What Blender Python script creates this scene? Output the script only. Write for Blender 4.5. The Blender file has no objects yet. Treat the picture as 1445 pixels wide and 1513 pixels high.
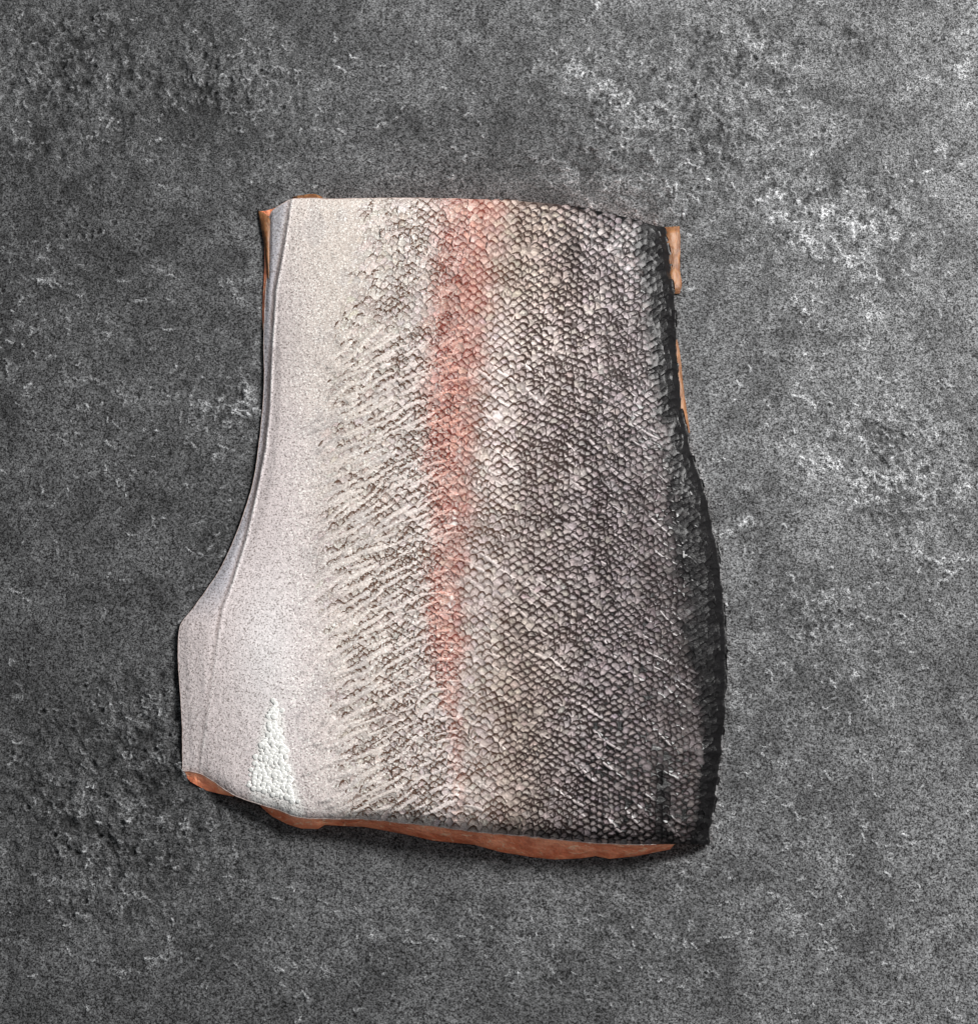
import bpy, math
import numpy as np
from mathutils import Vector, Matrix

# ------------------------------------------------------------------ camera, world, lamps
C = bpy.context.scene.collection
sc = bpy.context.scene
PXM = 0.0002                      # one photograph pixel on the table, in metres
W_, H_ = 1445.0, 1513.0
TILT = math.radians(20.0)
DIST = 0.75
cam_d = bpy.data.cameras.new("camera")
cam = bpy.data.objects.new("camera", cam_d); C.objects.link(cam)
cam.location = (0.0, -DIST*math.sin(TILT), DIST*math.cos(TILT))
cam.rotation_euler = (TILT, 0, 0)
cam_d.sensor_fit = 'VERTICAL'; cam_d.sensor_height = 24.0
cam_d.lens = 24.0/(H_*PXM)*DIST
cam_d.clip_start = 0.02; cam_d.clip_end = 30
sc.camera = cam

world = bpy.data.worlds.new("World"); sc.world = world; world.use_nodes = True
bg = world.node_tree.nodes["Background"]
bg.inputs[0].default_value = (0.88, 0.94, 1.0, 1); bg.inputs[1].default_value = 0.17

def area(name, loc, target, size, power, col):
    d = bpy.data.lights.new(name, 'AREA'); d.shape = 'RECTANGLE'
    d.size, d.size_y = size; d.energy = power; d.color = col
    o = bpy.data.objects.new(name, d); C.objects.link(o)
    o.location = loc
    o.rotation_euler = (Vector(target)-Vector(loc)).to_track_quat('-Z', 'Y').to_euler()
    return o
area("window_lamp", (0.50, 0.32, 0.58), (0.05, 0.0, 0.0), (0.26, 0.26), 15.0, (1.0, 0.985, 0.97))
area("soft_fill_lamp", (0.75, -0.35, 0.75), (0.0, -0.03, 0.0), (0.5, 0.5), 1.6, (1.0, 0.98, 0.96))
sc.view_settings.view_transform = 'Standard'; sc.view_settings.look = 'None'
sc.view_settings.exposure = 0.0; sc.view_settings.gamma = 1.0
sc.cycles.max_bounces = 5

# ------------------------------------------------------------------ helpers
Cc = np.array(cam.location); ct, st = math.cos(TILT), math.sin(TILT)
def ray(px, py, z):
    """photo pixel + height in pixels -> world point (metres)"""
    px = np.asarray(px, float); py = np.asarray(py, float); z = np.asarray(z, float)*PXM
    u = (px - W_/2)*PXM/DIST; v = (H_/2 - py)*PXM/DIST
    dx = u; dy = v*ct + st; dz = v*st - ct
    k = (z - Cc[2])/dz
    return np.stack([Cc[0]+k*dx, Cc[1]+k*dy, Cc[2]+k*dz], -1)

rng = np.random.default_rng(11)
def lat(ix, iy, seed):
    h = (ix.astype(np.int64)*374761393 + iy.astype(np.int64)*668265263 + seed*1274126177) & 0xffffffff
    h = ((h ^ (h >> 13))*1103515245) & 0xffffffff
    h = ((h ^ (h >> 16))*2246822519) & 0xffffffff
    return ((h ^ (h >> 15)) & 0xffffff)/float(0xffffff)
def vnoise(x, y, s, seed=0):
    x = np.asarray(x, float)/s; y = np.asarray(y, float)/s
    ix = np.floor(x); iy = np.floor(y); fx = x-ix; fy = y-iy
    fx = fx*fx*(3-2*fx); fy = fy*fy*(3-2*fy)
    a = lat(ix, iy, seed); b = lat(ix+1, iy, seed); c = lat(ix, iy+1, seed); d = lat(ix+1, iy+1, seed)
    return (a*(1-fx)+b*fx)*(1-fy) + (c*(1-fx)+d*fx)*fy
def rot(x, y, a):
    return x*math.cos(a)+y*math.sin(a), -x*math.sin(a)+y*math.cos(a)
def fbm(x, y, s, o=4, seed=0, g=0.5):
    t = 0; n = 0; amp = 1
    for i in range(o):
        xr, yr = rot(x, y, 0.7*i+0.3)
        t = t + amp*vnoise(xr+37*i, yr-19*i, s/(2**i), seed+i*17); n += amp; amp *= g
    return t/n
def sstep(a, b, x):
    t = np.clip((np.asarray(x, float)-a)/(b-a), 0, 1); return t*t*(3-2*t)
def mix(a, b, t):
    return a + (b-a)*t
def lin(r, g, b):
    v = np.array([r, g, b])/255.0
    return np.where(v <= 0.04045, v/12.92, ((v+0.055)/1.055)**2.4)

def mesh_np(name, verts, quads, mat, parent=None, attrs=None, smooth=True, tris=None):
    me = bpy.data.meshes.new(name)
    nv = len(verts); me.vertices.add(nv)
    me.vertices.foreach_set("co", np.asarray(verts, np.float32).ravel())
    q = np.asarray(quads, np.int32).reshape(-1, 4) if quads is not None and len(quads) else np.zeros((0, 4), np.int32)
    t = np.asarray(tris, np.int32).reshape(-1, 3) if tris is not None and len(tris) else np.zeros((0, 3), np.int32)
    idx = np.concatenate([q.ravel(), t.ravel()])
    me.loops.add(len(idx)); me.loops.foreach_set("vertex_index", idx)
    me.polygons.add(len(q)+len(t))
    me.polygons.foreach_set("loop_start", np.concatenate([np.arange(len(q))*4, len(q)*4+np.arange(len(t))*3]).astype(np.int32))
    me.polygons.foreach_set("use_smooth", np.full(len(q)+len(t), smooth))
    me.update(calc_edges=True)
    for k, a in (attrs or {}).items():
        a = np.asarray(a, np.float32)
        if a.ndim == 1:
            at = me.attributes.new(k, 'FLOAT', 'POINT'); at.data.foreach_set("value", a)
        elif k.startswith("col"):
            at = me.attributes.new(k, 'FLOAT_COLOR', 'POINT')
            at.data.foreach_set("color", np.concatenate([a, np.ones((nv, 1), np.float32)], 1).ravel())
        else:
            at = me.attributes.new(k, 'FLOAT_VECTOR', 'POINT'); at.data.foreach_set("vector", a.ravel())
    me.materials.append(mat)
    o = bpy.data.objects.new(name, me); C.objects.link(o)
    if parent: o.parent = parent
    return o
def grid_quads(nr, nc):
    i = np.arange(nr-1)[:, None]*nc + np.arange(nc-1)[None, :]
    return np.stack([i, i+nc, i+nc+1, i+1], -1).reshape(-1, 4)

class NT:
    def __init__(s, name):
        s.m = bpy.data.materials.new(name); s.m.use_nodes = True; s.t = s.m.node_tree
        s.b = s.t.nodes["Principled BSDF"]
    def n(s, typ, **kw):
        x = s.t.nodes.new(typ)
        for k, v in kw.items(): setattr(x, k, v)
        return x
    def l(s, a, b): s.t.links.new(a, b)
    def val(s, x, sock):
        if isinstance(x, (int, float)): sock.default_value = x
        elif isinstance(x, tuple): sock.default_value = x
        else: s.l(x, sock)
    def math(s, op, a, b=0.0, c=None, clamp=False):
        x = s.n('ShaderNodeMath', operation=op, use_clamp=clamp)
        s.val(a, x.inputs[0]); s.val(b, x.inputs[1])
        if c is not None: s.val(c, x.inputs[2])
        return x.outputs[0]
    def attr(s, name, out='Color'):
        x = s.n('ShaderNodeAttribute', attribute_name=name); return x.outputs[out]
    def mixc(s, f, a, b, mode='MIX'):
        x = s.n('ShaderNodeMix', data_type='RGBA', blend_type=mode)
        s.val(f, x.inputs[0]); s.val(a, x.inputs[6]); s.val(b, x.inputs[7]); return x.outputs[2]
    def noise(s, scale, detail=2, rough=0.5, vec=None, dist=0.0):
        x = s.n('ShaderNodeTexNoise'); x.inputs['Scale'].default_value = scale
        x.inputs['Detail'].default_value = detail; x.inputs['Roughness'].default_value = rough
        x.inputs['Distortion'].default_value = dist
        s.l(vec if vec is not None else s.pos(), x.inputs['Vector']); return x.outputs['Fac']
    def pos(s):
        if not hasattr(s, '_p'): s._p = s.n('ShaderNodeNewGeometry').outputs['Position']
        return s._p
    def ramp(s, f, a, b, lo=0.0, hi=1.0, smooth=True):
        x = s.n('ShaderNodeMapRange', interpolation_type='SMOOTHSTEP' if smooth else 'LINEAR')
        s.val(f, x.inputs[0]); s.val(a, x.inputs[1]); s.val(b, x.inputs[2]); s.val(lo, x.inputs[3]); s.val(hi, x.inputs[4])
        return x.outputs[0]
    def bump(s, h, dist, strength=1.0, normal=None):
        x = s.n('ShaderNodeBump'); x.inputs['Strength'].default_value = strength
        x.inputs['Distance'].default_value = dist; s.l(h, x.inputs['Height'])
        if normal is not None: s.l(normal, x.inputs['Normal'])
        return x.outputs[0]
    def rgb(s, v):
        x = s.n('ShaderNodeCombineColor'); s.l(v, x.inputs[0]); s.l(v, x.inputs[1]); s.l(v, x.inputs[2]); return x.outputs[0]

# ------------------------------------------------------------------ stone table surface
def stone_material():
    m = NT("dark_stone")
    col = m.attr("col")
    g1 = m.noise(2300, 1.0, 0.6)
    g2 = m.noise(1150, 2.0, 0.6)
    g3 = m.noise(420, 3.0, 0.6)
    gr = m.math('ADD', m.math('MULTIPLY', m.math('SUBTRACT', g1, 0.5), 4.0), m.math('MULTIPLY', m.math('SUBTRACT', g2, 0.5), 2.7))
    gr = m.math('ADD', gr, m.math('MULTIPLY', m.math('SUBTRACT', g3, 0.5), 0.9))
    f = m.math('MAXIMUM', m.math('ADD', gr, 1.0), 0.10)
    c = m.mixc(1.0, col, m.rgb(f), 'MULTIPLY')
    m.l(c, m.b.inputs['Base Color'])
    m.b.inputs['Roughness'].default_value = 0.75
    m.b.inputs['Specular IOR Level'].default_value = 0.16
    h = m.math('ADD', m.math('MULTIPLY', g2, 0.6), m.math('MULTIPLY', m.noise(380, 4, 0.6), 1.0))
    m.l(m.bump(h, 0.0006, 0.8), m.b.inputs['Normal'])
    return m.m

def splat_lines(img, lines, x0, y0, step):
    """stamp soft poly-lines (points, width, strength) into img by max"""
    for pts, w, s in lines:
        for (ax, ay), (bx, by) in zip(pts[:-1], pts[1:]):
            L = math.hypot(bx-ax, by-ay); n = max(2, int(L/(w*0.5)))
            for k in range(n):
                t = k/(n-1); cx = ax+(bx-ax)*t; cy = ay+(by-ay)*t
                stamp(img, cx, cy, w, s, x0, y0, step)
def stamp(img, cx, cy, w, s, x0, y0, step):
    r = int(w*2.4/step)+1
    i = int((cy-y0)/step); j = int((cx-x0)/step)
    a, b, c, d = max(i-r, 0), min(i+r+1, img.shape[0]), max(j-r, 0), min(j+r+1, img.shape[1])
    if a >= b or c >= d: return
    yy = (np.arange(a, b)*step+y0-cy)[:, None]; xx = (np.arange(c, d)*step+x0-cx)[None, :]
    g = s*np.exp(-(xx*xx+yy*yy)/(2*w*w))
    img[a:b, c:d] = np.maximum(img[a:b, c:d], g)
def sample(img, x, y, x0, y0, step):
    fx = np.clip((np.asarray(x)-x0)/step, 0, img.shape[1]-1.001); fy = np.clip((np.asarray(y)-y0)/step, 0, img.shape[0]-1.001)
    ix = fx.astype(int); iy = fy.astype(int); fx -= ix; fy -= iy
    return (img[iy, ix]*(1-fx)+img[iy, ix+1]*fx)*(1-fy)+(img[iy+1, ix]*(1-fx)+img[iy+1, ix+1]*fx)*fy

def build_stone():
    st_ = 1.75
    xs = np.concatenate([-np.geomspace(4000, 60, 26), np.arange(-50, 1500, st_), 1500+np.geomspace(10, 4000, 26)])
    ys = np.concatenate([-np.geomspace(4500, 60, 26), np.arange(-50, 1570, st_), 1570+np.geomspace(10, 2400, 22)])
    X, Y = np.meshgrid(xs, ys)
    veins = np.zeros((420, 400)); vx0, vy0, vs = -60, -60, 4.0
    L = [([(830,95),(880,110),(905,150)],9,1),([(870,130),(930,170),(1010,195)],7,.7),([(1090,35),(1140,90),(1190,110)],5,.7),
         ([(1100,300),(1150,285),(1200,310),(1290,330)],4,.9),([(1130,300),(1180,345),(1230,375),(1290,405)],8,.9),
         ([(1190,345),(1215,370)],10,.9),([(1170,440),(1205,455)],5,.8),([(1270,440),(1295,470)],6,.9),
         ([(800,262),(880,268),(960,275),(1040,290)],5,.6),([(830,240),(870,300)],7,.5),
         ([(1220,690),(1225,650),(1250,625),(1300,615)],9,.6),([(1200,700),(1240,690)],9,.8),([(1270,700),(1300,730),(1325,715)],12,1),
         ([(1240,640),(1300,660),(1390,640)],10,.45),([(1350,715),(1385,735)],7,.9),([(1400,690),(1425,740)],9,.7),([(1410,640),(1430,700)],5,.6),
         ([(1062,795),(1085,782),(1105,770)],3.5,1),([(1098,750),(1112,772)],3.5,1),([(1095,712),(1100,735)],3,.8),
         ([(1330,812),(1385,826),(1430,826)],3.5,.9),([(1388,830),(1403,858)],4,1),([(1290,815),(1310,825)],3,.7),
         ([(1160,930),(1185,945),(1215,935)],7,.7),([(1245,985),(1265,1000)],5,.7),([(1190,905),(1230,880),(1290,865)],5,.5),
         ([(1070,1030),(1110,1050)],6,.6),([(1230,1075),(1245,1070)],4,.7),([(1280,1118),(1300,1132)],4,.7),
         ([(1000,1290),(1010,1310),(1000,1330)],5,.5),([(1060,1220),(1075,1250)],6,.5),([(1000,1390),(1015,1400)],5,.7),([(900,1330),(960,1350)],6,.4),
         ([(1320,150),(1370,120),(1440,95)],4,.7),([(1400,170),(1440,150)],4,.7),([(1380,215),(1420,240)],5,.7),
         ([(0,372),(30,368),(70,383)],6,.6),([(90,410),(60,416),(20,414)],4,.6),([(100,385),(140,395)],5,.5),
         ([(220,392),(260,405)],6,.6),([(320,418),(345,430),(378,460)],4,.6),([(310,425),(385,410)],4,.5),
         ([(290,598),(330,605),(360,610)],6,.8),([(345,590),(385,612)],7,.9),([(355,550),(365,585),(385,590)],3,.9),([(285,625),(315,650),(320,680)],4,.7),
         ([(180,595),(260,590)],5,.35),([(90,535),(100,565),(130,560)],3,.6),([(0,545),(30,545)],4,.6),
         ([(90,1200),(130,1165),(150,1160)],6,.6),([(180,1190),(240,1210)],5,.6),([(250,1220),(280,1222)],5,.7),
         ([(70,1300),(130,1310)],4,.5),([(180,1310),(220,1330)],4,.5),([(20,1370),(30,1390)],6,.6),([(150,1440),(200,1440),(250,1410)],6,.6),
         ([(420,1410),(480,1440)],6,.5),([(180,1330),(190,1345)],5,.8),([(200,1060),(240,1060)],6,.4),([(30,1010),(30,1010+20)],5,.5),
         ([(80,60),(60,100),(20,150)],7,.35),([(80,120),(95,140)],6,.6),([(20,200),(40,210)],6,.7),([(170,180),(185,185)],6,.6),
         ([(150,190),(240,240)],8,.3),([(230,280),(280,280)],4,.5),([(100,300),(110,320)],5,.4),([(250,220),(290,285)],4,.3),
         ([(640,20),(700,60)],8,.4),([(520,100),(600,140)],7,.25),([(560,258),(620,262)],5,.4),([(620,240),(640,200)],5,.3)]
    r2 = np.random.default_rng(5)
    for _ in range(330):
        x, y = r2.uniform(-40, 1490), r2.uniform(-40, 1560); a = r2.normal(0.35, 0.8); l = r2.uniform(6, 40)
        k = 0.6 if x < 700 else 1.0
        L.append(([(x, y), (x+l*math.cos(a), y+l*math.sin(a))], r2.uniform(1.8, 4.5), r2.uniform(.2, .75)*k))
    splat_lines(veins, L, vx0, vy0, vs/1.0)
    thr = np.zeros((1090, 1050)); ts = 1.5
    def walk(x, y, a, n_, w_, s_):
        for _k in range(n_):
            stamp(thr, x, y, w_, s_*(1-.5*_k/n_), -60, -60, ts)
            a += r2.normal(0, .55); x += 2.0*math.cos(a); y += 2.0*math.sin(a)*.8
    for pts, w0, s0 in list(L):
        for (ax, ay), (bx, by) in zip(pts[:-1], pts[1:]):
            ln_ = math.hypot(bx-ax, by-ay); an = math.atan2(by-ay, bx-ax)
            for _k in range(max(1, int(ln_*(w0+2)/45))):
                t_ = r2.random()
                walk(ax+(bx-ax)*t_+r2.normal(0, w0), ay+(by-ay)*t_+r2.normal(0, w0), an+r2.normal(0, .8), int(r2.uniform(4, 17)), r2.uniform(1.0, 1.7), s0*r2.uniform(.5, 1.1))
    for cx_, cy_, rx_, ry_, n_ in ((330,130,110,70,50),(90,120,100,100,70),(1000,170,160,100,130),(1230,340,130,90,90),(170,1200,140,130,110),(1310,680,110,90,110),(260,1060,80,50,30),(1220,920,140,70,60),(330,600,60,60,30),(700,1400,500,80,110),(1200,1200,220,260,110),(1150,600,200,200,60),(200,760,180,160,60),(1250,1250,150,180,50),(100,500,110,150,60),(600,150,200,90,40)):
        for _k in range(int(n_*2.1)):
            walk(r2.normal(cx_, rx_*.7), r2.normal(cy_, ry_*.7), r2.normal(.2, .9), int(r2.uniform(3, 13)), r2.uniform(.8, 1.3), r2.uniform(.25, .9))
    wx = X + 16*(fbm(X, Y, 30, 3, 71)-.5) + 7*(vnoise(X, Y, 7, 73)-.5); wy = Y + 16*(fbm(X, Y, 30, 3, 72)-.5) + 7*(vnoise(X, Y, 7, 74)-.5)
    v = sample(veins, wx, wy, vx0, vy0, vs)*((X > -60) & (X < 1530) & (Y > -60) & (Y < 1600))
    n1 = fbm(X, Y, 9, 3, 3, .7); big = fbm(X, Y, 260, 3, 8); mid = fbm(X, Y, 60, 4, 12, .6)
    rid = 1-np.abs(2*fbm(X*0.8+Y*.3, Y*1.5-X*.2, 75, 4, 21, .6)-1)
    rid = sstep(.90, 1.0, rid)*sstep(.45, .62, fbm(X, Y, 120, 2, 33))
    n0 = fbm(X, Y, 5.5, 2, 303, .7); nn = .55*n0+.45*n1
    pale = np.clip(v*sstep(.40, .62, nn)*1.35 + .55*rid*sstep(.42, .62, nn), 0, 1.1)
    zr = lambda cx, cy, rx, ry: np.exp(-(((X-cx)/rx)**2+((Y-cy)/ry)**2))
    rough = np.clip(zr(330, 130, 130, 90)+zr(90, 120, 140, 130)+zr(1000, 170, 200, 130)+zr(1250, 330, 150, 90)+zr(170, 1200, 190, 170)+zr(1340, 680, 130, 110)+zr(260, 1060, 90, 60)+.6*zr(1250, 50, 200, 60)+.5*zr(1200, 930, 120, 80)+.6*zr(330, 600, 70, 60), 0, 1)
    rough = np.clip(rough*(.5+fbm(X, Y, 50, 3, 401)) + .12, 0, 1.15)
    base = 0.076*(0.62+0.76*big)*(0.66+.68*mid)
    base *= (1 - .20*sstep(850, 250, X))*(1+.16*sstep(800, 1100, X))  # light falloff painted in: stone darker to the left, lighter to the right
    base *= mix(1.0, .72, sstep(.50, .66, fbm(X, Y, 38, 4, 55)))
    # thread-like pale crackle, strongest on the rough patches and veins
    wx2 = X + 10*(fbm(X, Y, 24, 2, 411)-.5); wy2 = Y + 10*(fbm(X, Y, 24, 2, 412)-.5)
    th = 1-np.abs(2*fbm(wx2, wy2*1.25, 17, 3, 421, .6)-1)
    th = sstep(.86, .99, th)
    th2 = sstep(.84, .99, 1-np.abs(2*fbm(wx2, wy2*1.2, 11, 2, 431, .6)-1))
    tv = sample(thr, X+3*(vnoise(X, Y, 5, 75)-.5), Y+3*(vnoise(X, Y, 5, 76)-.5), -60, -60, ts)*((X > -58) & (X < 1500) & (Y > -58) & (Y < 1560))
    pale = np.clip(1.25*sstep(.08, .75, tv) + pale*(.10+.34*np.maximum(th, th2*.8)) + th*(.02+.14*rough)*sstep(.46, .6, mid) + .08*th2*rough, 0, 1.1)
    c = base*(0.66+.68*n1) + pale*0.175
    gh = fbm(X, Y, 13, 3, 443, .6)
    h = 2.2*(fbm(X, Y, 26, 3, 41, .6)-.5)*(.5+rough) + 9.5*(gh-.5)*rough + 2.2*pale
    c = c*(1-.45*rough*sstep(.47, .36, gh))
    # craters
    pits = []
    def cl(cx, cy, sx, sy, n, r=(2.2, 5.0)):
        for _ in range(n): pits.append((r2.normal(cx, sx), r2.normal(cy, sy), r2.uniform(*r)))
    cl(350, 130, 50, 35, 34); cl(100, 90, 60, 50, 26); cl(980, 150, 80, 50, 55); cl(1150, 220, 70, 40, 45); cl(150, 1250, 70, 50, 60)
    cl(190, 1120, 70, 50, 40); cl(1350, 670, 55, 30, 30, (2.0, 4.2)); cl(1200, 60, 120, 40, 50); cl(1200, 900, 100, 60, 25); cl(120, 330, 70, 40, 30)
    cl(1380, 30, 60, 30, 30); cl(1230, 940, 60, 25, 20)
    for _ in range(140): pits.append((r2.uniform(-40, 1490), r2.uniform(-40, 1560), r2.uniform(1.8, 3.6)))
    ox = np.searchsorted(xs, -50); oy = np.searchsorted(ys, -50); nx = int(1550/st_); ny = int(1620/st_)
    for px, py, r in pits:
        i = oy+int((py+50)/st_); j = ox+int((px+50)/st_); q = int(r*2.2/st_)+1
        a, b, c0, d = max(i-q, oy), min(i+q+1, oy+ny), max(j-q, ox), min(j+q+1, ox+nx)
        if a >= b or c0 >= d: continue
        rr = np.hypot(X[a:b, c0:d]-px, (Y[a:b, c0:d]-py)*1.25)/r
        h[a:b, c0:d] -= 1.5*r*.27*np.exp(-rr**3); h[a:b, c0:d] += .28*r*np.exp(-((rr-1.3)/.35)**2)
        c[a:b, c0:d] *= 1-.35*np.exp(-rr**3); c[a:b, c0:d] += .05*np.exp(-((rr-1.35)/.3)**2)*(Y[a:b, c0:d] > py-r)
    inner = ((X > -50) & (X < 1500) & (Y > -50) & (Y < 1570))
    h = np.where(inner, h, 0)
    P = ray(X, Y, 0.0*X); P[..., 2] += (h-1.2)*PXM
    # pixels far above the horizon side stay finite: clamp
    rgbc = np.stack([c*.985, c*1.0, c*1.02], -1)
    o = mesh_np("stone_tabletop", P.reshape(-1, 3), grid_quads(len(ys), len(xs))[:, ::1], stone_material(), None, {"col": rgbc.reshape(-1, 3)})
    o["kind"] = "structure"; o["label"] = "dark grey mottled stone surface under the fillet"
    return o
build_stone()

# ------------------------------------------------------------------ fillet outline (photo pixels)
def resample(pts, n, jag=0.0, seed=0):
    p = np.array(pts, float); d = np.r_[0, np.cumsum(np.hypot(*np.diff(p, axis=0).T))]
    # smooth interpolation (Catmull-Rom through uniform samples)
    t = np.linspace(0, d[-1], n); k = np.clip(np.searchsorted(d, t, side='right')-1, 0, len(p)-2)
    u = ((t-d[k])/(d[k+1]-d[k]))[:, None]
    p0 = p[np.maximum(k-1, 0)]; p1 = p[k]; p2 = p[k+1]; p3 = p[np.minimum(k+2, len(p)-1)]
    m1 = (p2-p0)*((d[k+1]-d[k])/np.maximum(d[k+1]-d[np.maximum(k-1, 0)], 1e-6))[:, None]
    m2 = (p3-p1)*((d[k+1]-d[k])/np.maximum(d[np.minimum(k+2, len(p)-1)]-d[k], 1e-6))[:, None]
    q = (2*u**3-3*u**2+1)*p1 + (u**3-2*u**2+u)*m1 + (-2*u**3+3*u**2)*p2 + (u**3-u**2)*m2
    if jag:
        tt = np.arange(n)*(d[-1]/n)
        q[:, 0] += jag*(fbm(tt, tt*0, 9, 3, seed)-.5)*np.sin(np.pi*np.clip(tt/8, 0, .5)); q[:, 1] += jag*(fbm(tt, tt*0+50, 9, 3, seed+5)-.5)
    return q
TOP = [(398,320),(404,310),(418,301),(432,294),(450,293),(500,294),(560,293),(660,293),(720,295),(790,299),(850,305),(905,316),(950,328),(984,338)]
BOT = [(270,1139),(284,1140),(296,1143),(315,1154),(340,1171),(365,1182),(390,1190),(414,1197),(440,1207),(489,1210),(540,1210),(600,1216),(640,1220),(714,1230),(764,1234),(839,1242),(910,1247),(959,1248),(1000,1247),(1047,1248)]
LEF = [(398,320),(397,350),(396,390),(393,430),(391,470),(390,510),(391,560),(388,610),(382,665),(375,710),(362,755),(345,800),(325,842),(305,872),(285,900),(268,922),(264,945),(264,980),(268,1040),(270,1090),(270,1139)]
RIG = [(984,338),(986,360),(990,395),(995,430),(997,470),(999,510),(1003,560),(1007,600),(1014,640),(1024,680),(1035,710),(1045,745),(1053,785),(1060,820),(1065,870),(1070,930),(1072,1000),(1070,1050),(1067,1090),(1060,1150),(1055,1185),(1050,1215),(1047,1248)]
NS, NTt = 560, 700
cT = resample(TOP, NS, 1.2, 1); cB = resample(BOT, NS, 2.0, 2); cL = resample(LEF, NTt, 0.8, 3); cR = resample(RIG, NTt, 5.0, 4)
cL[0] = cT[0]; cL[-1] = cB[0]; cR[0] = cT[-1]; cR[-1] = cB[-1]
def curve(c, u):
    f = np.clip(u, 0, 1)*(len(c)-1.0001); i = f.astype(int); f = (f-i)[..., None]
    return c[i]*(1-f)+c[i+1]*f
def coons(s, t):
    S, T = s[..., None], t[..., None]
    return (1-T)*curve(cT, s)+T*curve(cB, s)+(1-S)*curve(cL, t)+S*curve(cR, t) \
        - ((1-S)*(1-T)*cT[0]+S*(1-T)*cT[-1]+(1-S)*T*cB[0]+S*T*cB[-1])
def inv(x, y):
    s = np.clip((x-390)/640, 0, 1); t = np.clip((y-300)/920, 0, 1)
    for _ in range(14):
        p = coons(s, t)
        s = np.clip(s+(x-p[..., 0])/690., -.0, 1.); t = np.clip(t+(y-p[..., 1])/920., 0., 1.)
    return s, t
# crease of the belly fold, as a fraction s for each t
def crease_x(y):
    return np.interp(y, [290,320,360,430,520,600,660,740,800,860,900,960,1030,1100,1140], [433,428,422,409,403,400,394,378,364,345,330,321,312,301,297])

def height(s, t, x, y):
    z = np.interp(s, [0,.02,.05,.10,.2,.35,.5,.65,.78,.87,.93,.97,.99,1.0], [7,13,20,27,38,52,63,68,64,55,44,30,19,7])
    d = x-crease_x(y)
    cf = mix(1.0, .25, sstep(820, 980, y))
    z = z + 1.6*cf*np.exp(-(d/2.4)**2) - 1.2*cf*np.exp(-((d+6)/4.5)**2)          # the fold ridge and the groove beside it
    z = z - 3.0*np.exp(-((y-600)/260)**2)*sstep(0, .5, 1-s)                       # slight waist
    z = z*(1-.16*np.exp(-t/.012)) * (1-.10*np.exp(-t/.05))
    z = z*(1-.22*np.exp(-(1-t)/.010)) * (1-.12*np.exp(-(1-t)/.04))
    z = z + 3.5*(fbm(x, y, 170, 3, 91)-.5) + 1.2*(fbm(x, y, 45, 2, 92)-.5)
    return np.maximum(z, 3)

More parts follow.
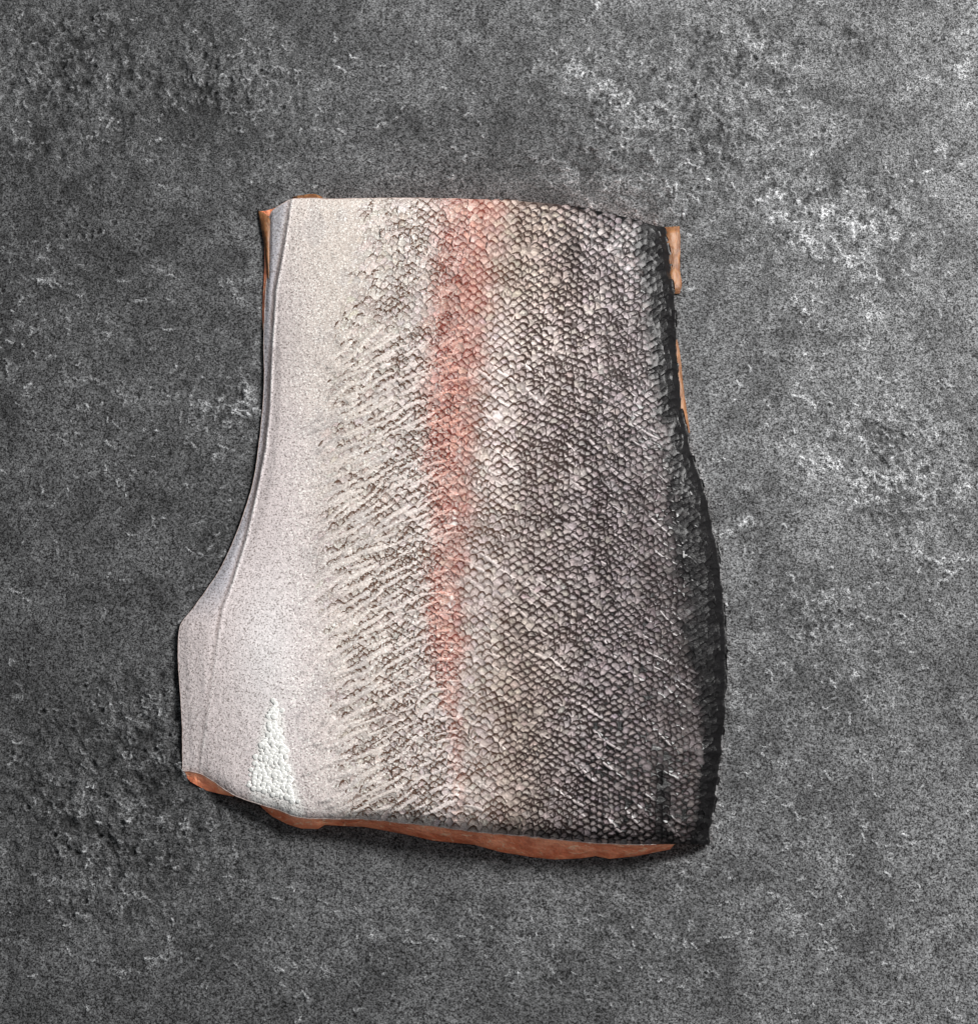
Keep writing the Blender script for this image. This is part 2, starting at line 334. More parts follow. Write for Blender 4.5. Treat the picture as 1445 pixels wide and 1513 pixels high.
# ------------------------------------------------------------------ markings as functions of place
lat_x = lambda y: np.interp(y, [290,450,560,650,760,850,930,1000,1100,1190], [697,692,686,680,672,665,668,668,673,677])
def red(x, y):
    c = np.interp(y, [290,400,480,600,700,770,860,950,1000,1060,1200], [694,686,678,668,662,668,660,657,660,672,677])
    w = np.interp(y, [290,400,480,600,700,770,860,950,1000,1060,1200], [50,44,43,42,36,28,30,28,22,12,8])
    k = np.interp(y, [290,400,500,620,740,790,860,950,1010,1060,1100,1200], [.72,.86,.85,.86,.82,.62,.78,.80,.60,.46,.38,.26])
    xx = x + 26*(fbm(x, y, 20, 3, 61)-.5)
    return k*np.exp(-np.abs((xx-c)/w)**3.6)*(.62+.62*fbm(x, y, 14, 2, 62))
def fields(x, y, s, t):
    """pale ground colour of the skin, pigment colour, darkness"""
    n = fbm(x, y, 60, 3, 5); n2 = fbm(x, y, 14, 3, 6)
    pale = np.empty(x.shape+(3,))
    belly = np.array([.56, .498, .492]); cream = np.array([.545, .485, .438]); mid = np.array([.585, .512, .487]); dors = np.array([.43, .372, .378]); dark = np.array([.005, .0045, .005])
    a = sstep(340, 500, x+40*(n-.5)-.12*(y-300)+.08*np.maximum(y-800, 0)); b = sstep(500, 660, x+60*(n-.5))
    pale[...] = belly; pale = mix(pale, cream, a[..., None]); pale = mix(pale, mid, b[..., None])
    tone = 1+.16*(fbm(x, y, 90, 4, 501)-.5)+.10*(fbm(x, y, 12, 2, 502)-.5)
    pale = pale*tone[..., None]
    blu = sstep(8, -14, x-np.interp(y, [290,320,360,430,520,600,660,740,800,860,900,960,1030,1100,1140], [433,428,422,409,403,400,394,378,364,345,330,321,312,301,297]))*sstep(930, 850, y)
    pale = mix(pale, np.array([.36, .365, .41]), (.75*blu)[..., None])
    belly_sheen = np.exp(-(((x-395)/45)**2+((y-960)/120)**2))  # highlight on the lower belly, painted into the skin colour
    pale = mix(pale, np.array([.66, .635, .63]), (.75*belly_sheen)[..., None])
    g = sstep(755, 925, x+70*(n-.5)+np.interp(y, [290,400,520,640,900,1200], [45,10,-25,20,30,40])-20)
    pale = mix(pale, dors, (.93*g)[..., None])
    g2_ = sstep(850, 1035, x+50*(n-.5)-np.interp(y, [290, 620, 800, 1200], [30, 10, 0, 10]))
    pale = pale*(1-.62*g2_)[..., None]
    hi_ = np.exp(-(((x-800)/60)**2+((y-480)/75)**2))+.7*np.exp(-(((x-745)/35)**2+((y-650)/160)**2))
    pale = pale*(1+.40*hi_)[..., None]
    yel = np.exp(-((x-780)/75)**2)*sstep(560, 330, y)+.8*np.exp(-((x-765)/45)**2)*sstep(820, 1000, y)
    pale = pale*(1-(.14*np.clip(yel, 0, 1))[..., None]*np.array([.2, .6, 1.2]))
    rim = 1-s
    e = np.interp(y, [330,420,560,640,760,900,1000,1100,1200,1250], [.085,.08,.065,.06,.10,.09,.06,.035,.035,.045])
    dk = sstep(1.25, .65, rim/e+.6*(n2-.5)+.4*(n-.5))
    dk = np.maximum(dk, .40*sstep(3.0, .6, rim/np.minimum(e, .06))*sstep(600, 700, y)*sstep(1180, 1040, y))
    st2 = np.exp(-((x-978+10*(n-.5))/15)**2)*sstep(1085, 1150, y)
    dk = np.maximum(dk, st2*sstep(.15, .5, n2+.12))
    dk = np.maximum(dk, .62*sstep(660, 800, x)*np.exp(-((1-t)/.018))*(.4+n2))
    dk = np.maximum(dk, .62*sstep(780, 900, x)*np.exp(-(t/.022)))
    blk = np.exp(-(((x-848)/11)**2+((y-362)/26)**2))
    dk = np.maximum(dk, .5*blk)
    dk = np.clip(dk, 0, 1)
    pale = mix(pale, dark, dk[..., None])
    low = .22*sstep(700, 1000, x)*sstep(1000, 1200, y)
    pale = pale*(1-low)[..., None]
    r = red(x, y)*(1-g*.6)
    redc = np.array([.53, .25, .19])
    pale = mix(pale, redc, np.clip(r, 0, .92)[..., None])
    fk = np.exp(-((x-lat_x(y)-3*(fbm(x, y, 18, 2, 64)-.5))/2.6)**2)*sstep(.50, .64, fbm(x, y, 9, 2, 63))*sstep(560, 660, y)
    pale = mix(pale, np.array([.9, .85, .80]), (.85*fk)[..., None])  # specular spots on the lateral line, painted as pale flecks
    pig = np.empty_like(pale); pig[...] = np.array([.098, .052, .034])
    pig = mix(pig, np.array([.040, .024, .020]), sstep(10, 110, x-lat_x(y))[..., None]); pig = mix(pig, np.array([.016, .011, .011]), g[..., None]); pig = mix(pig, np.array([.17, .032, .022]), np.clip(r*1.1, 0, .9)[..., None])
    pig = mix(pig, dark*.6, dk[..., None])
    return pale, pig, g, r, dk

# ------------------------------------------------------------------ fold ridges (raster in photo pixels)
RX, RY = 250, 280; RWd, RHt = 840, 990
ridge = np.zeros((RHt, RWd)); 
def theta(x, y):
    dx = x-lat_x(y)
    lft = math.radians(-29); rgt = math.radians(37)
    k = np.clip(dx/45, -1, 1); k = np.sign(k)*abs(k)**.7
    return (lft*(1+.0*x) if k < 0 else rgt)*abs(k)*(1 if k < 0 else 1)
def add_ridge(x, y, L, w, s):
    pts = []
    for sg in (1, -1):
        cx, cy = x, y
        for i in range(int(L/2)):
            a = theta(cx, cy); 
            if (cx-lat_x(cy))*(x-lat_x(y)) < 0 and L < 60: break
            pts.append((cx, cy, i/(L/2)))
            a += .6*(float(vnoise(np.array(cx), np.array(cy), 22, 77))-.5)
            cx += sg*math.cos(a); cy += sg*math.sin(a)
    for cx, cy, e in pts[::1]:
        stamp(ridge, cx, cy, w*(1-.45*e*e), s*(1-e**4), RX, RY, 1.0)
r3 = np.random.default_rng(21)
def fold_density(x, y):
    dx = x-lat_x(y); d = 0
    if dx < 0:
        if y > 470 and x > 425: d = .9*float(sstep(470, 540, y))*float(sstep(-215, -135, dx))
        if y > 880: d *= .6
        if 950 < y < 1180 and -120 < dx: d = max(d, .6)
        return d
    if y < 400: return .03
    d = .22*float(sstep(400, 600, y))
    d *= .15
    if 540 < y < 1040: d = .32*float(sstep(.46, .60, fbm(np.array(x), np.array(y), 70, 2, 712)))
    if dx < 70: d = max(d, .35*float(sstep(440, 560, y)))
    return d
v1 = np.array([7.5, 4.4])
used = np.zeros((RHt//4+2, RWd//4+2), bool)
cnt = 0
for _ in range(16000):
    x = r3.uniform(400, 1040); y = r3.uniform(400, 1235)
    if r3.random() > fold_density(x, y): continue
    a = theta(x, y)
    # keep ridges 11 px or more apart across their run
    ok = True
    for q in ((-8, -5, -2, 2, 5, 8) if x < lat_x(y) else (-12, -9, -6, -3, 0, 3, 6, 9, 12)):
        i = int((y+q*math.cos(a)-RY)/4); j = int((x-q*math.sin(a)-RX)/4)
        if 0 <= i < used.shape[0] and 0 <= j < used.shape[1] and used[i, j]: ok = False; break
    if not ok: continue
    left = x < lat_x(y)
    Lr = r3.uniform(18, 95) if left else r3.uniform(14, 80)
    add_ridge(x, y, Lr, r3.uniform(1.9, 2.8), r3.uniform(.6, 1.0)*(1.25 if left else .85)); cnt += 1
    for sg in (1, -1):
        cx, cy = x, y
        for i in range(int(Lr/4)):
            aa = theta(cx, cy); cx += sg*2*math.cos(aa); cy += sg*2*math.sin(aa)
            ii, jj = int((cy-RY)/4), int((cx-RX)/4)
            if 0 <= ii < used.shape[0] and 0 <= jj < used.shape[1]: used[ii, jj] = True
print("ridges", cnt)
def R(x, y): return sample(ridge, x, y, RX, RY, 1.0)

# ------------------------------------------------------------------ the fillet
fillet = bpy.data.objects.new("fish_fillet", None); C.objects.link(fillet)
fillet["label"] = "raw skin-on fish fillet lying skin side up on dark stone"; fillet["category"] = "fish fillet"

def skin_material():
    m = NT("wet_fish_skin")
    col = m.attr("col"); sp = m.attr("par", 'Vector')      # x: belly speckle, y: glitter, z: spare
    sep = m.n('ShaderNodeSeparateXYZ'); m.l(sp, sep.inputs[0])
    dots = m.ramp(m.noise(2000, 1.0, .5), .56, .64)
    c = m.mixc(m.math('MULTIPLY', m.math('MULTIPLY', dots, sep.outputs[0]), .75), col, (.13, .10, .09, 1))
    gl = m.ramp(m.noise(1900, 1, .5), .55, .64)
    c = m.mixc(m.math('MULTIPLY', m.math('MULTIPLY', gl, sep.outputs[1]), .55), c, (.88, .87, .82, 1))
    g3 = m.math('ADD', m.math('MULTIPLY', m.math('SUBTRACT', m.noise(1300, 3, .6), .5), .9), 1.0)
    c = m.mixc(1.0, c, m.rgb(g3), 'MULTIPLY')
    m.l(c, m.b.inputs['Base Color'])
    m.b.inputs['Roughness'].default_value = .42; m.b.inputs['Specular IOR Level'].default_value = .18
    m.b.inputs['Coat Weight'].default_value = .28; m.b.inputs['Coat Roughness'].default_value = .22
    m.b.inputs['Subsurface Weight'].default_value = .0
    h = m.math('ADD', m.noise(1500, 2, .6), m.math('MULTIPLY', m.noise(500, 3, .6), 1.3))
    m.l(m.bump(h, .00022, .8), m.b.inputs['Normal'])
    return m.m
def scale_material():
    m = NT("fish_scale")
    col = m.attr("col"); pig = m.attr("col2")
    sep = m.n('ShaderNodeSeparateXYZ'); m.l(m.attr("par", 'Vector'), sep.inputs[0])
    a, b, k = sep.outputs[0], sep.outputs[1], sep.outputs[2]
    wob = m.math('MULTIPLY', m.math('SUBTRACT', m.noise(1400, 2, .6), .5), .38)
    bb = m.math('ADD', b, wob)
    f1 = m.math('MULTIPLY', m.ramp(bb, .55, .95), .62)
    f2 = m.math('MULTIPLY', m.ramp(bb, .76, .90), 1.0)
    sd = m.math('MULTIPLY', m.ramp(m.math('ABSOLUTE', a), .70, .97), .8)
    ea = m.math('SUBTRACT', bb, m.math('ADD', .49, m.math('MULTIPLY', m.math('POWER', m.math('ABSOLUTE', a), 1.3), .25)))
    f3 = m.math('MULTIPLY', m.ramp(ea, .07, -.02), .85)  # pocket above the next tip: pigment together with painted shadow
    sp3 = m.n('ShaderNodeSeparateXYZ'); m.l(m.attr("spk", 'Vector'), sp3.inputs[0])
    f = m.math('MAXIMUM', m.math('MAXIMUM', f1, f2), m.math('MULTIPLY', m.math('MAXIMUM', sd, f3), sp3.outputs[2]))
    wash = m.math('MULTIPLY', m.ramp(b, .45, .8), .16)
    f = m.math('MULTIPLY', m.math('ADD', f, wash), k, clamp=True)
    c = m.mixc(f, col, pig)
    sp2 = m.n('ShaderNodeSeparateXYZ'); m.l(m.attr("spk", 'Vector'), sp2.inputs[0])
    dots = m.ramp(m.noise(2000, 1.0, .5), .56, .64)
    c = m.mixc(m.math('MULTIPLY', m.math('MULTIPLY', dots, sp2.outputs[0]), .75), c, (.13, .10, .09, 1))
    gl = m.ramp(m.noise(1900, 1, .5), .55, .64)
    c = m.mixc(m.math('MULTIPLY', m.math('MULTIPLY', gl, sp2.outputs[1]), .55), c, (.88, .87, .82, 1))
    g3 = m.math('ADD', m.math('MULTIPLY', m.math('SUBTRACT', m.noise(1700, 2, .6), .5), 1.3), 1.0)
    c = m.mixc(1.0, c, m.rgb(g3), 'MULTIPLY')
    m.l(c, m.b.inputs['Base Color'])
    m.b.inputs['Roughness'].default_value = .42; m.b.inputs['Specular IOR Level'].default_value = .18
    m.b.inputs['Coat Weight'].default_value = .07; m.b.inputs['Coat Roughness'].default_value = .22
    m.l(m.bump(m.noise(1500, 2, .6), .00018, .8), m.b.inputs['Normal'])
    return m.m
SKIN = skin_material(); SCALE = scale_material()

# skin sheet
s1 = np.linspace(0, 1, NS); t1 = np.linspace(0, 1, NTt)
S, T = np.meshgrid(s1, t1)
P2 = coons(S, T); X, Y = P2[..., 0], P2[..., 1]
Zb = height(S, T, X, Y)
RR = R(X, Y)*sstep(0, .02, 1-T)*sstep(0, .02, T)*sstep(0, .02, 1-S)
Z = Zb + 2.6*RR
pale, pig, g, r, dk = fields(X, Y, S, T)
scaled = sstep(440, 580, X-20*(fbm(X, Y, 40, 2, 14)-.5)+.0*Y)
gapc = mix(pale, pig, np.clip(.55+.45*g, 0, 1)[..., None])
ridgec = pale*mix(1.04, .9, sstep(.0, .4, sstep(-20, 40, X-lat_x(Y))))[..., None]
cs = mix(pale, gapc, (scaled*(.12+.75*np.maximum(g, .7*sstep(-10, 90, X-lat_x(Y)))+.55*sstep(480, 600, X)))[..., None])
cs = mix(cs, mix(ridgec, cs, .0), sstep(.25, .7, RR)[..., None])
# groove by the fold ridge slightly reddish brown
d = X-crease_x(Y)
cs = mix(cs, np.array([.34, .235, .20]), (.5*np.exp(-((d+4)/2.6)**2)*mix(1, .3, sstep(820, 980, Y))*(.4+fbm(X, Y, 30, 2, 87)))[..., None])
cs = mix(cs, np.array([.85, .82, .80]), (.75*np.exp(-(d/1.3)**2)*sstep(.35, .6, fbm(X, Y, 20, 3, 88))*mix(1, .3, sstep(880, 960, Y)))[..., None])  # bright highlight along the fold ridge, painted as colour
cs = mix(cs, np.array([.50, .40, .38]), (.7*sstep(.011, .0, 1-T)*sstep(1000, 900, X))[..., None])
# brown-gold patches and grey smudges on the cream flank
sm = sstep(.60, .72, fbm(X, Y, 34, 3, 19))*sstep(420, 470, X)*sstep(690, 600, X)
cs = mix(cs, np.array([.36, .34, .34]), (.35*sm)[..., None])
wdg = sstep(1025, 1060, Y)*sstep(10, -4, np.abs(X-np.interp(Y, [1030,1100,1196],[407,402,408]))-np.interp(Y,[1036,1100,1196],[6,18,38]))
cs = mix(cs, np.array([.74,.73,.70]), (.8*wdg)[..., None])
rgh = mix(.30, .12, sstep(380, 470, X)) + .0
def speck(X, Y, dk):
    return np.stack([np.clip(.95-.7*sstep(440, 580, X), 0, 1)*(1-dk), sstep(385, 450, X)*(1-sstep(600, 740, X))*(.5+.9*fbm(X, Y, 40, 2, 44)) + .35*sstep(900, 1000, Y)*sstep(480, 400, X), sstep(-20, 150, X-lat_x(Y))], -1)
par = speck(X, Y, dk)
Wp = ray(X, Y, Z)
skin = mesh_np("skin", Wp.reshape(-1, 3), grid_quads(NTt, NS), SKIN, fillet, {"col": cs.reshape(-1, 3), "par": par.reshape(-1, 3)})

# ------------------------------------------------------------------ scales: curved shingles, tips towards the tail (top of the picture)
NA, NB = 5, 5
A1, B1 = np.meshgrid(np.linspace(-1, 1, NA), np.array([.30, .55, .78, .92, 1.0]))
A1 = A1.ravel(); B1 = B1.ravel()
pq = grid_quads(NB, NA)[:, ::-1]
centres = []
WS, VS = 16.8, 10.7
rows = int(1050/(VS/2))
for i in range(rows):
    yy = 270+i*VS/2
    for j in range(48):
        centres.append((430+j*WS+(i % 2)*WS/2, yy))
Ce = np.array(centres)
# warp the lattice so that rows wander
cx = Ce[:, 0] + 22*(fbm(Ce[:, 0], Ce[:, 1], 150, 2, 201)-.5) + 9*(fbm(Ce[:, 0], Ce[:, 1], 42, 2, 205)-.5) + rng.normal(0, 1.0, len(Ce))
cy = Ce[:, 1] + 26*(fbm(Ce[:, 0], Ce[:, 1], 150, 2, 202)-.5) + 9*(fbm(Ce[:, 0], Ce[:, 1], 42, 2, 206)-.5) + rng.normal(0, .8, len(Ce))
# chevron: rows drop away from the lateral line
s_, t_ = inv(cx, cy); pp = coons(s_, t_)
err = np.hypot(pp[:, 0]-cx, pp[:, 1]-cy)
xl = np.interp(cy, [290,400,600,800,1000,1200], [450,425,400,385,402,440])+70*(fbm(cx, cy, 50, 2, 31)-.5)
edge = (err < 1.0) & (s_ < .9995) & (t_ > .0008) & (t_ < .997) & (cx > xl)
lowzone = rng.random(len(cx)) < .985
keep = edge & lowzone
cx, cy, s_, t_ = cx[keep], cy[keep], s_[keep], t_[keep]; N = len(cx)
dxl = cx-lat_x(cy)
_, _, G, RD, DK = fields(cx, cy, s_, t_)
ang = np.where(dxl < 0, -.12, .34*sstep(0, 130, dxl)) + rng.normal(0, .17, N) + .8*(fbm(cx, cy, 60, 2, 99)-.5)
szf = (.82+.30*fbm(cx, cy, 120, 2, 66))*rng.normal(1, .10, N)
szf *= mix(1.0, .80, sstep(1000, 1150, cy)*sstep(740, 900, cx))
big_ = rng.random(N) < .03
wd = WS*1.06*szf*np.where(big_, 1.35, 1); ln = 21.2*szf*np.where(big_, 1.15, 1)
lift = (.75+1.0*rng.random(N))*mix(.35, 1.25, sstep(480, 640, cx))*mix(1, 1.25, G)
flank = sstep(0, 165, cx-np.interp(cy, [290,400,600,800,1000,1200], [500,478,440,425,440,462]))
pk_m = np.interp(cy, [300,480,560,700,900,1200], [.75,.78,1.0,1.1,1.25,1.3])
rnd = rng.random(N)
kk = np.where(dxl < -15, flank*pk_m*(.5+1.1*rnd**1.2)+ (rnd > .84)*.75*sstep(-.05,.25,flank), mix(.46, .80, sstep(0, 140, dxl))+.33*rnd)
iso = (rnd > .93) & (dxl < -60) & (flank > .20+.15*rng.random(N))
kk = np.where(iso, .75, kk)
clus = sstep(.40, .60, fbm(cx, cy, 24, 2, 123))
kk = kk*np.where(dxl < -15, .65+1.0*clus, .86+.22*clus)*np.where(rng.random(N) < .12, .45, 1)
kk = np.clip(kk*1.25, 0, 1.25)
ca, sa = np.cos(ang)[:, None], np.sin(ang)[:, None]
lx = A1[None]*wd[:, None]/2*(1-.10*B1[None]); ly = -(B1[None]*(1-.40*A1[None]**2)-.72)*ln[:, None]
wob = .5*rng.normal(0, 1, lx.shape)*(B1[None] > .85)
VX = cx[:, None]+lx*ca-(ly+wob)*sa; VY = cy[:, None]+lx*sa+(ly+wob)*ca
vs, vt = inv(VX, VY); pp = coons(vs, vt)
loose = sstep(.985, .97, vt)*sstep(.5, .6, vs)
VX = pp[..., 0]+np.clip(VX-pp[..., 0], -3, 3)*loose; VY = pp[..., 1]+np.clip(VY-pp[..., 1], -2, 2)*loose
tiltn = rng.normal(0, .22, N)[:, None]*A1[None]
fl1 = np.maximum(sstep(-.02, .40, flank), .5*iso)[:, None]
VZ = height(vs, vt, VX, VY) + .25*2.6*R(VX, VY) + fl1*(lift[:, None]*(-.55+1.75*B1[None]**1.5) + .22*(1-A1[None]**2) + tiltn) - .35*(1-fl1)
VP = ray(VX, VY, VZ)
bc = lambda c_, v_: .7*c_[:, None]+.3*v_
pl, pg, gg, rr_, dd = fields(bc(cx, VX), bc(cy, VY), bc(s_, vs), bc(t_, vt))
pl = mix(pl, np.array([.52, .45, .43]), (np.clip(rr_, 0, 1)*(.55*rng.random(N)**1.5)[:, None])[..., None])
shade = rng.normal(1, .065, N)[:, None, None]
tint = rng.normal(0, .02, (N, 1, 3))
pl = np.clip(pl*shade*(1+tint), 0, .9)
brown = np.clip((.16*rng.random(N)*(dxl > -10)*(1-G)), 0, 1)[:, None, None]
pl = mix(pl, np.array([.40, .30, .24]), brown)
SPK = speck(VX, VY, dd)
PAR = np.stack([np.broadcast_to(A1, VX.shape), np.broadcast_to(B1, VX.shape), np.broadcast_to(kk[:, None], VX.shape)], -1)
areas = wd*ln*(1-.5*(DK > .5))*(s_ < .96)
order = np.argsort(-areas)
top, rest = order[:300], order[300:]
for i in top:
    mesh_np("scale", VP[i], pq, SCALE, fillet, {"col": pl[i], "col2": pg[i], "par": PAR[i], "spk": SPK[i]})
nv = NA*NB
Q = (pq[None]+(np.arange(len(rest))*nv)[:, None, None]).reshape(-1, 4)
so = mesh_np("scales", VP[rest].reshape(-1, 3), Q, SCALE, fillet, {"col": pl[rest].reshape(-1, 3), "col2": pg[rest].reshape(-1, 3), "par": PAR[rest].reshape(-1, 3), "spk": SPK[rest].reshape(-1, 3)})
so["kind"] = "stuff"
print("scales", N)

# white silvery scales left in a wedge near the lower left corner
def white_mat():
    m = NT("silver_scale")
    c = m.mixc(m.ramp(m.noise(1500, 2, .6), .4, .7), (.68, .68, .65, 1), (.88, .88, .85, 1))
    m.l(c, m.b.inputs['Base Color']); m.b.inputs['Roughness'].default_value = .3
    m.l(m.bump(m.noise(1200, 2, .6), .0001, .5), m.b.inputs['Normal'])
    return m.m
WM = white_mat()
wc = []
yy = 1036.0; row = 0
while yy < 1196:
    cl_ = np.interp(yy, [1036,1065,1075,1100,1130,1160,1196], [404,397,398,388,377,366,372]); cr_ = np.interp(yy, [1036,1050,1066,1080,1120,1160,1185,1196], [410,415,408,417,425,433,441,446])
    cl_ += rng.normal(0, 2.2); cr_ += rng.normal(0, 2.2)
    xx = cl_+(row % 2)*3.7
    while xx < cr_:
        if yy < 1156+.32*(xx-345) and not (1062 < yy < 1068): wc.append((xx+rng.normal(0, .8), yy+rng.normal(0, .7), 7.8*rng.normal(1, .12)*(1 if rng.random() > .12 else .6)))
        xx += 7.4
    yy += 4.6; row += 1
wc = np.array(wc)
angs = np.linspace(0, 2*np.pi, 10, endpoint=False)
allv, allq, allt = [], [], []
def disc(x, y, d_, z0):
    jr = 1+.10*rng.normal(0, 1, 10); R1, R2 = d_*.36*jr, d_*.54*jr
    px = np.r_[x, x+R1*np.cos(angs), x+R2*np.cos(angs), x+R2*1.03*np.cos(angs)]; py = np.r_[y, y+R1*np.sin(angs), y+R2*np.sin(angs), y+R2*1.03*np.sin(angs)]
    s, t = inv(px, py); z = height(s, t, px, py) + z0 - (py-y)*.16 + np.r_[.25, np.full(10, .22), np.full(10, .05), np.full(10, -.5)]
    v = ray(px, py, z); n = 10
    q = []; tt = []
    for k in range(n):
        k2 = (k+1) % n; tt.append((0, 1+k2, 1+k)); q.append((1+k, 1+k2, 11+k2, 11+k)); q.append((11+k, 11+k2, 21+k2, 21+k))
    return v, np.array(q)[:, ::1], np.array(tt)
for k, (x, y, d_) in enumerate(wc):
    v, q, tt = disc(x, y, d_, .45+.5*rng.random())
    o = None
    allv.append(v); allq.append(q+31*k); allt.append(tt+31*k)
wo = mesh_np("silver_scales", np.concatenate(allv), np.concatenate(allq), WM, fillet, None, True, np.concatenate(allt))
wo["kind"] = "stuff"; wo["label"] = "wedge of bright white scales near the lower left corner"

# ------------------------------------------------------------------ cut flesh below the skin
def flesh_material():
    m = NT("pink_flesh")
    z = m.n('ShaderNodeSeparateXYZ'); m.l(m.pos(), z.inputs[0])
    mp = m.n('ShaderNodeMapping'); mp.inputs['Scale'].default_value = (1, 1, 1.6); m.l(m.pos(), mp.inputs[0])
    n = m.noise(160, 4, .6, mp.outputs[0], .6); n2 = m.noise(900, 2, .6)
    c = m.mixc(m.ramp(n, .35, .65), (.44, .115, .058, 1), (.66, .215, .125, 1))
    c = m.mixc(m.ramp(m.noise(260, 2, .5, mp.outputs[0], 1.5), .60, .66), c, (.62, .30, .20, 1))
    col = m.attr("col")
    c = m.mixc(1.0, c, col, 'MULTIPLY')
    m.l(c, m.b.inputs['Base Color']); m.b.inputs['Roughness'].default_value = .33
    m.b.inputs['Subsurface Weight'].default_value = .25; m.b.inputs['Subsurface Scale'].default_value = .004
    m.b.inputs['Subsurface Radius'].default_value = (1.0, .35, .2)
    m.l(m.bump(m.math('ADD', m.math('MULTIPLY', n, 2.0), n2), .0006, .7), m.b.inputs['Normal'])
    return m.m
FLESH = flesh_material()
loop2 = np.concatenate([cL[::-1][:-1][::-1][::-1], cT[:-1], cR[:-1], cB[::-1][:-1]])  # left (bottom->top), top, right, bottom (right->left)
ls = np.concatenate([np.zeros(NTt-1), s1[:-1], np.ones(NTt-1), s1[::-1][:-1]])
lt = np.concatenate([t1[::-1][:-1], np.zeros(NS-1), t1[:-1], np.ones(NS-1)])
n_ = len(loop2); cen = np.array([670., 780.])
zt = height(ls, lt, loop2[:, 0], loop2[:, 1])
FB = [(270,1141),(282,1155),(305,1168),(330,1174),(345,1177),(352,1174),(380,1183),(388,1194),(402,1206),(425,1218),(445,1224),(470,1225),(480,1219),(540,1222),(600,1233),(640,1242),(700,1248),(740,1259),(790,1267),(820,1270),(860,1268),(880,1265),(900,1269),(940,1265),(990,1255),(1000,1243),(1030,1236),(1044,1236)]
FL = [(383,311),(384,325),(388,345),(391,360),(391,375),(391,395),(389,430),(388,465),(389,485),(398,520),(402,560),(398,620),(392,670),(384,715),(371,760),(354,806),(334,846),(314,878),(295,905),(279,930),(274,960),(274,1000),(277,1050),(277,1100),(272,1141)]
def along(poly, key, axis):
    p = np.array(poly, float); return np.stack([np.interp(key, p[:, axis], p[:, 0]), np.interp(key, p[:, axis], p[:, 1])], -1)
bot2 = loop2.copy()
i0 = 0; i1 = NTt-1; i2 = i1+NS-1; i3 = i2+NTt-1
bot2[i0:i1] = along(FL, loop2[i0:i1, 1], 1); 
bot2[i1:i2] = loop2[i1:i2]+np.array([0, 6.0])
bot2[i1:i2, 0] = mix(bot2[i1:i2, 0], 383, np.clip(1-(loop2[i1:i2, 0]-398)/26, 0, 1)**1); bot2[i1:i2, 1] = np.where(loop2[i1:i2, 0] < 424, 312, bot2[i1:i2, 1])
bot2[i2:i3] = loop2[i2:i3]-np.array([7.0, 0])
bot2[i3:] = along(FB, loop2[i3:, 0], 0)
nr = 9
rings = []; cols = []
ll = np.r_[0, np.cumsum(np.hypot(*np.diff(loop2, axis=0).T))]
for k in range(nr):
    f = k/(nr-1)
    bul = math.sin(math.pi*f)*1.8
    p = loop2*(1-f)+bot2*f
    dirv = p-cen; dirv /= np.linalg.norm(dirv, axis=1)[:, None]
    facet = 3.2*(fbm(ll, ll*0+f*22, 30, 3, 301)-.5)*math.sin(math.pi*f)
    p = p + dirv*(facet)[:, None]
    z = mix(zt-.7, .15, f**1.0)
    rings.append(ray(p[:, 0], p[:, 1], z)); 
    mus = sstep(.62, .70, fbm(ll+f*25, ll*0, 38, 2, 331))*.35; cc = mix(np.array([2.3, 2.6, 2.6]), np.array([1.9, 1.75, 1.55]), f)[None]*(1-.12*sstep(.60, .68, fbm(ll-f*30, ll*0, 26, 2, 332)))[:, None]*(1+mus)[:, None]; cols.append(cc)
Vr = np.concatenate(rings); base = np.arange(n_)
q = []
for k in range(nr-1):
    a = k*n_+base; b = k*n_+(base+1) % n_; q.append(np.stack([a, b, b+n_, a+n_], -1))
flesh = mesh_np("flesh", Vr, np.concatenate(q)[:, ::-1], FLESH, fillet, {"col": np.concatenate(cols)})

# thin pale layer under the skin along the cut
def fat_material():
    m = NT("pale_fat")
    c = m.mixc(m.ramp(m.noise(700, 3, .6), .35, .65), (.42, .30, .26, 1), (.66, .56, .52, 1))
    m.l(c, m.b.inputs['Base Color']); m.b.inputs['Roughness'].default_value = .25
    return m.m
fr = []
dirv = loop2-cen; dirv /= np.linalg.norm(dirv, axis=1)[:, None]
dark_side = np.zeros(n_); dark_side[i2:i3] = 1
wv = np.where(dark_side > 0, -.8, np.where(np.arange(n_) >= i3, 1.0, .5))*(.7+.8*fbm(ll, ll*0, 25, 3, 311))
for f, dz in ((-0.6, .25), (.3, .35), (1.0, -.3), (1.0, -2.6), (.2, -3.4)):
    p = loop2+dirv*(f*1.0*wv)[:, None]
    fr.append(ray(p[:, 0], p[:, 1], zt+dz*np.where(dark_side > 0, 1, 1)))
q = []
for k in range(4):
    a = k*n_+base; b = k*n_+(base+1) % n_; q.append(np.stack([a, b, b+n_, a+n_], -1))
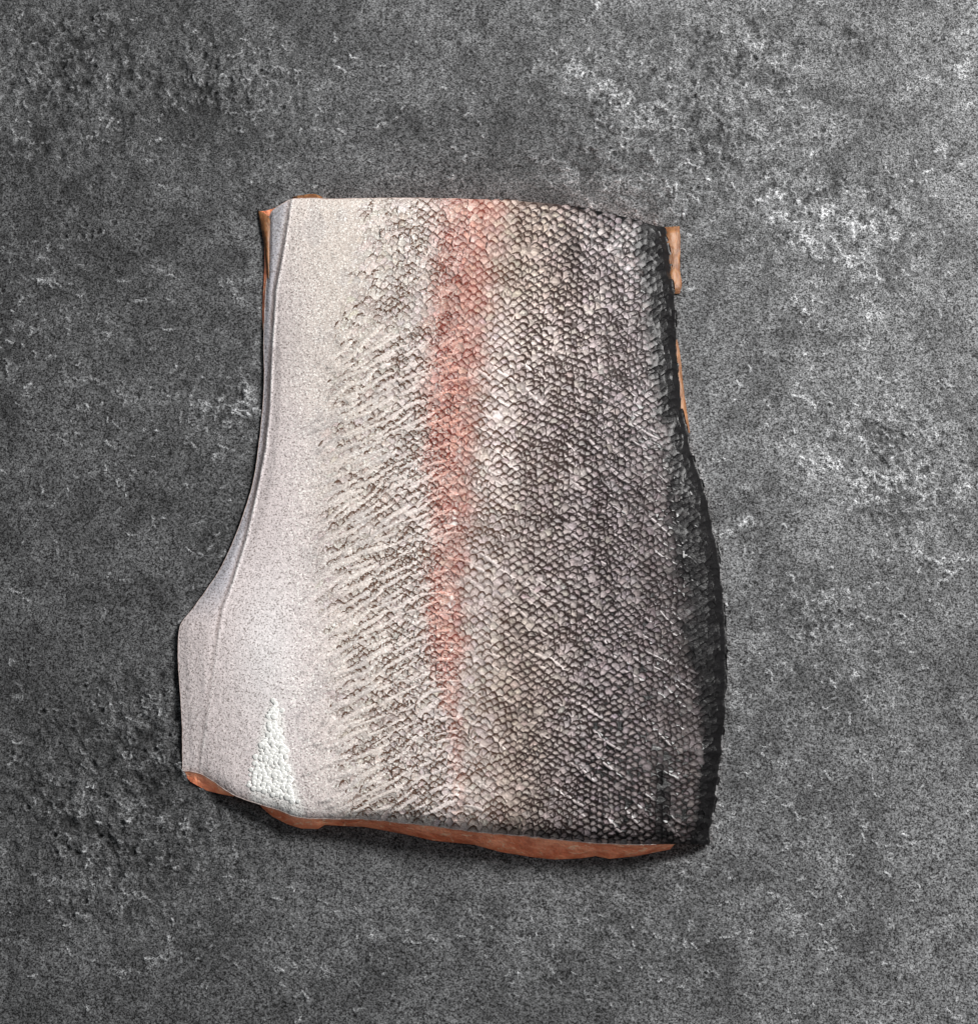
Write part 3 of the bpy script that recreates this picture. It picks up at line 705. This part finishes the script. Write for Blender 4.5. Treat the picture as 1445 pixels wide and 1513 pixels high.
# leave the dark back edge without the pale layer
qq = np.concatenate(q)[:, ::-1]
on_dark = ((qq[:, 0] % n_) >= i1+int(NS*.40)) & ((qq[:, 0] % n_) < i3+55)
fat = mesh_np("fat_layer", np.concatenate(fr), qq[~on_dark], fat_material(), fillet)

# strips of flesh showing past the dark back edge
def strip_mat():
    m = NT("amber_flesh")
    mp = m.n('ShaderNodeMapping'); mp.inputs['Scale'].default_value = (1, .35, 1); m.l(m.pos(), mp.inputs[0])
    n = m.noise(500, 3, .6, mp.outputs[0], .8)
    c = m.mixc(m.ramp(n, .35, .68), (.12, .045, .013, 1), (.24, .108, .040, 1))
    m.l(c, m.b.inputs['Base Color']); m.b.inputs['Roughness'].default_value = .55
    m.b.inputs['Subsurface Weight'].default_value = .2; m.b.inputs['Subsurface Scale'].default_value = .003
    m.l(m.bump(n, .0006, .8), m.b.inputs['Normal'])
    return m.m
AMB = strip_mat()
def flap(inner, outer, z_in, z_out, n=60, seed=0):
    a = resample(inner, n); b = resample(outer, n, 1.6, seed); m_ = 9; V = []
    for k in range(m_):
        f = k/(m_-1); p = a*(1-f)+b*f
        z = mix(z_in, z_out, f) + 3.2*math.sin(math.pi*f)*(.5+fbm(p[:, 0], p[:, 1], 12, 2, seed+3))
        ends = np.minimum(1, np.minimum(np.arange(n), n-1-np.arange(n))/5.0); z = z*(.25+.75*ends)+.3
        V.append(ray(p[:, 0], p[:, 1], z))
    V.append(ray(b[:, 0], b[:, 1], 0*b[:, 0]-1.0))
    return mesh_np("flesh_flap", np.concatenate(V), grid_quads(m_+1, n), AMB, fillet)
flap([(978,336),(980,360),(984,395),(990,428),(993,434)], [(1004,334),(1005,358),(1004,395),(1007,420),(1004,434)], 6, 3.0, 60, 401)
flap([(990,502),(992,530),(997,575),(1003,610),(1013,638)], [(1000,500),(1005,530),(1010,575),(1014,605),(1019,640)], 5, 1.5, 60, 411)
flap([(440,299),(455,299),(466,299),(476,298)], [(433,291),(450,287.5),(466,287),(477,291)], 8, 4, 40, 421)
flap([(402,318),(401,335),(400,350),(399,372),(399,420)], [(382,311),(384,328),(388,345),(391,362),(395.5,422)], 6, 2.5, 60, 431)
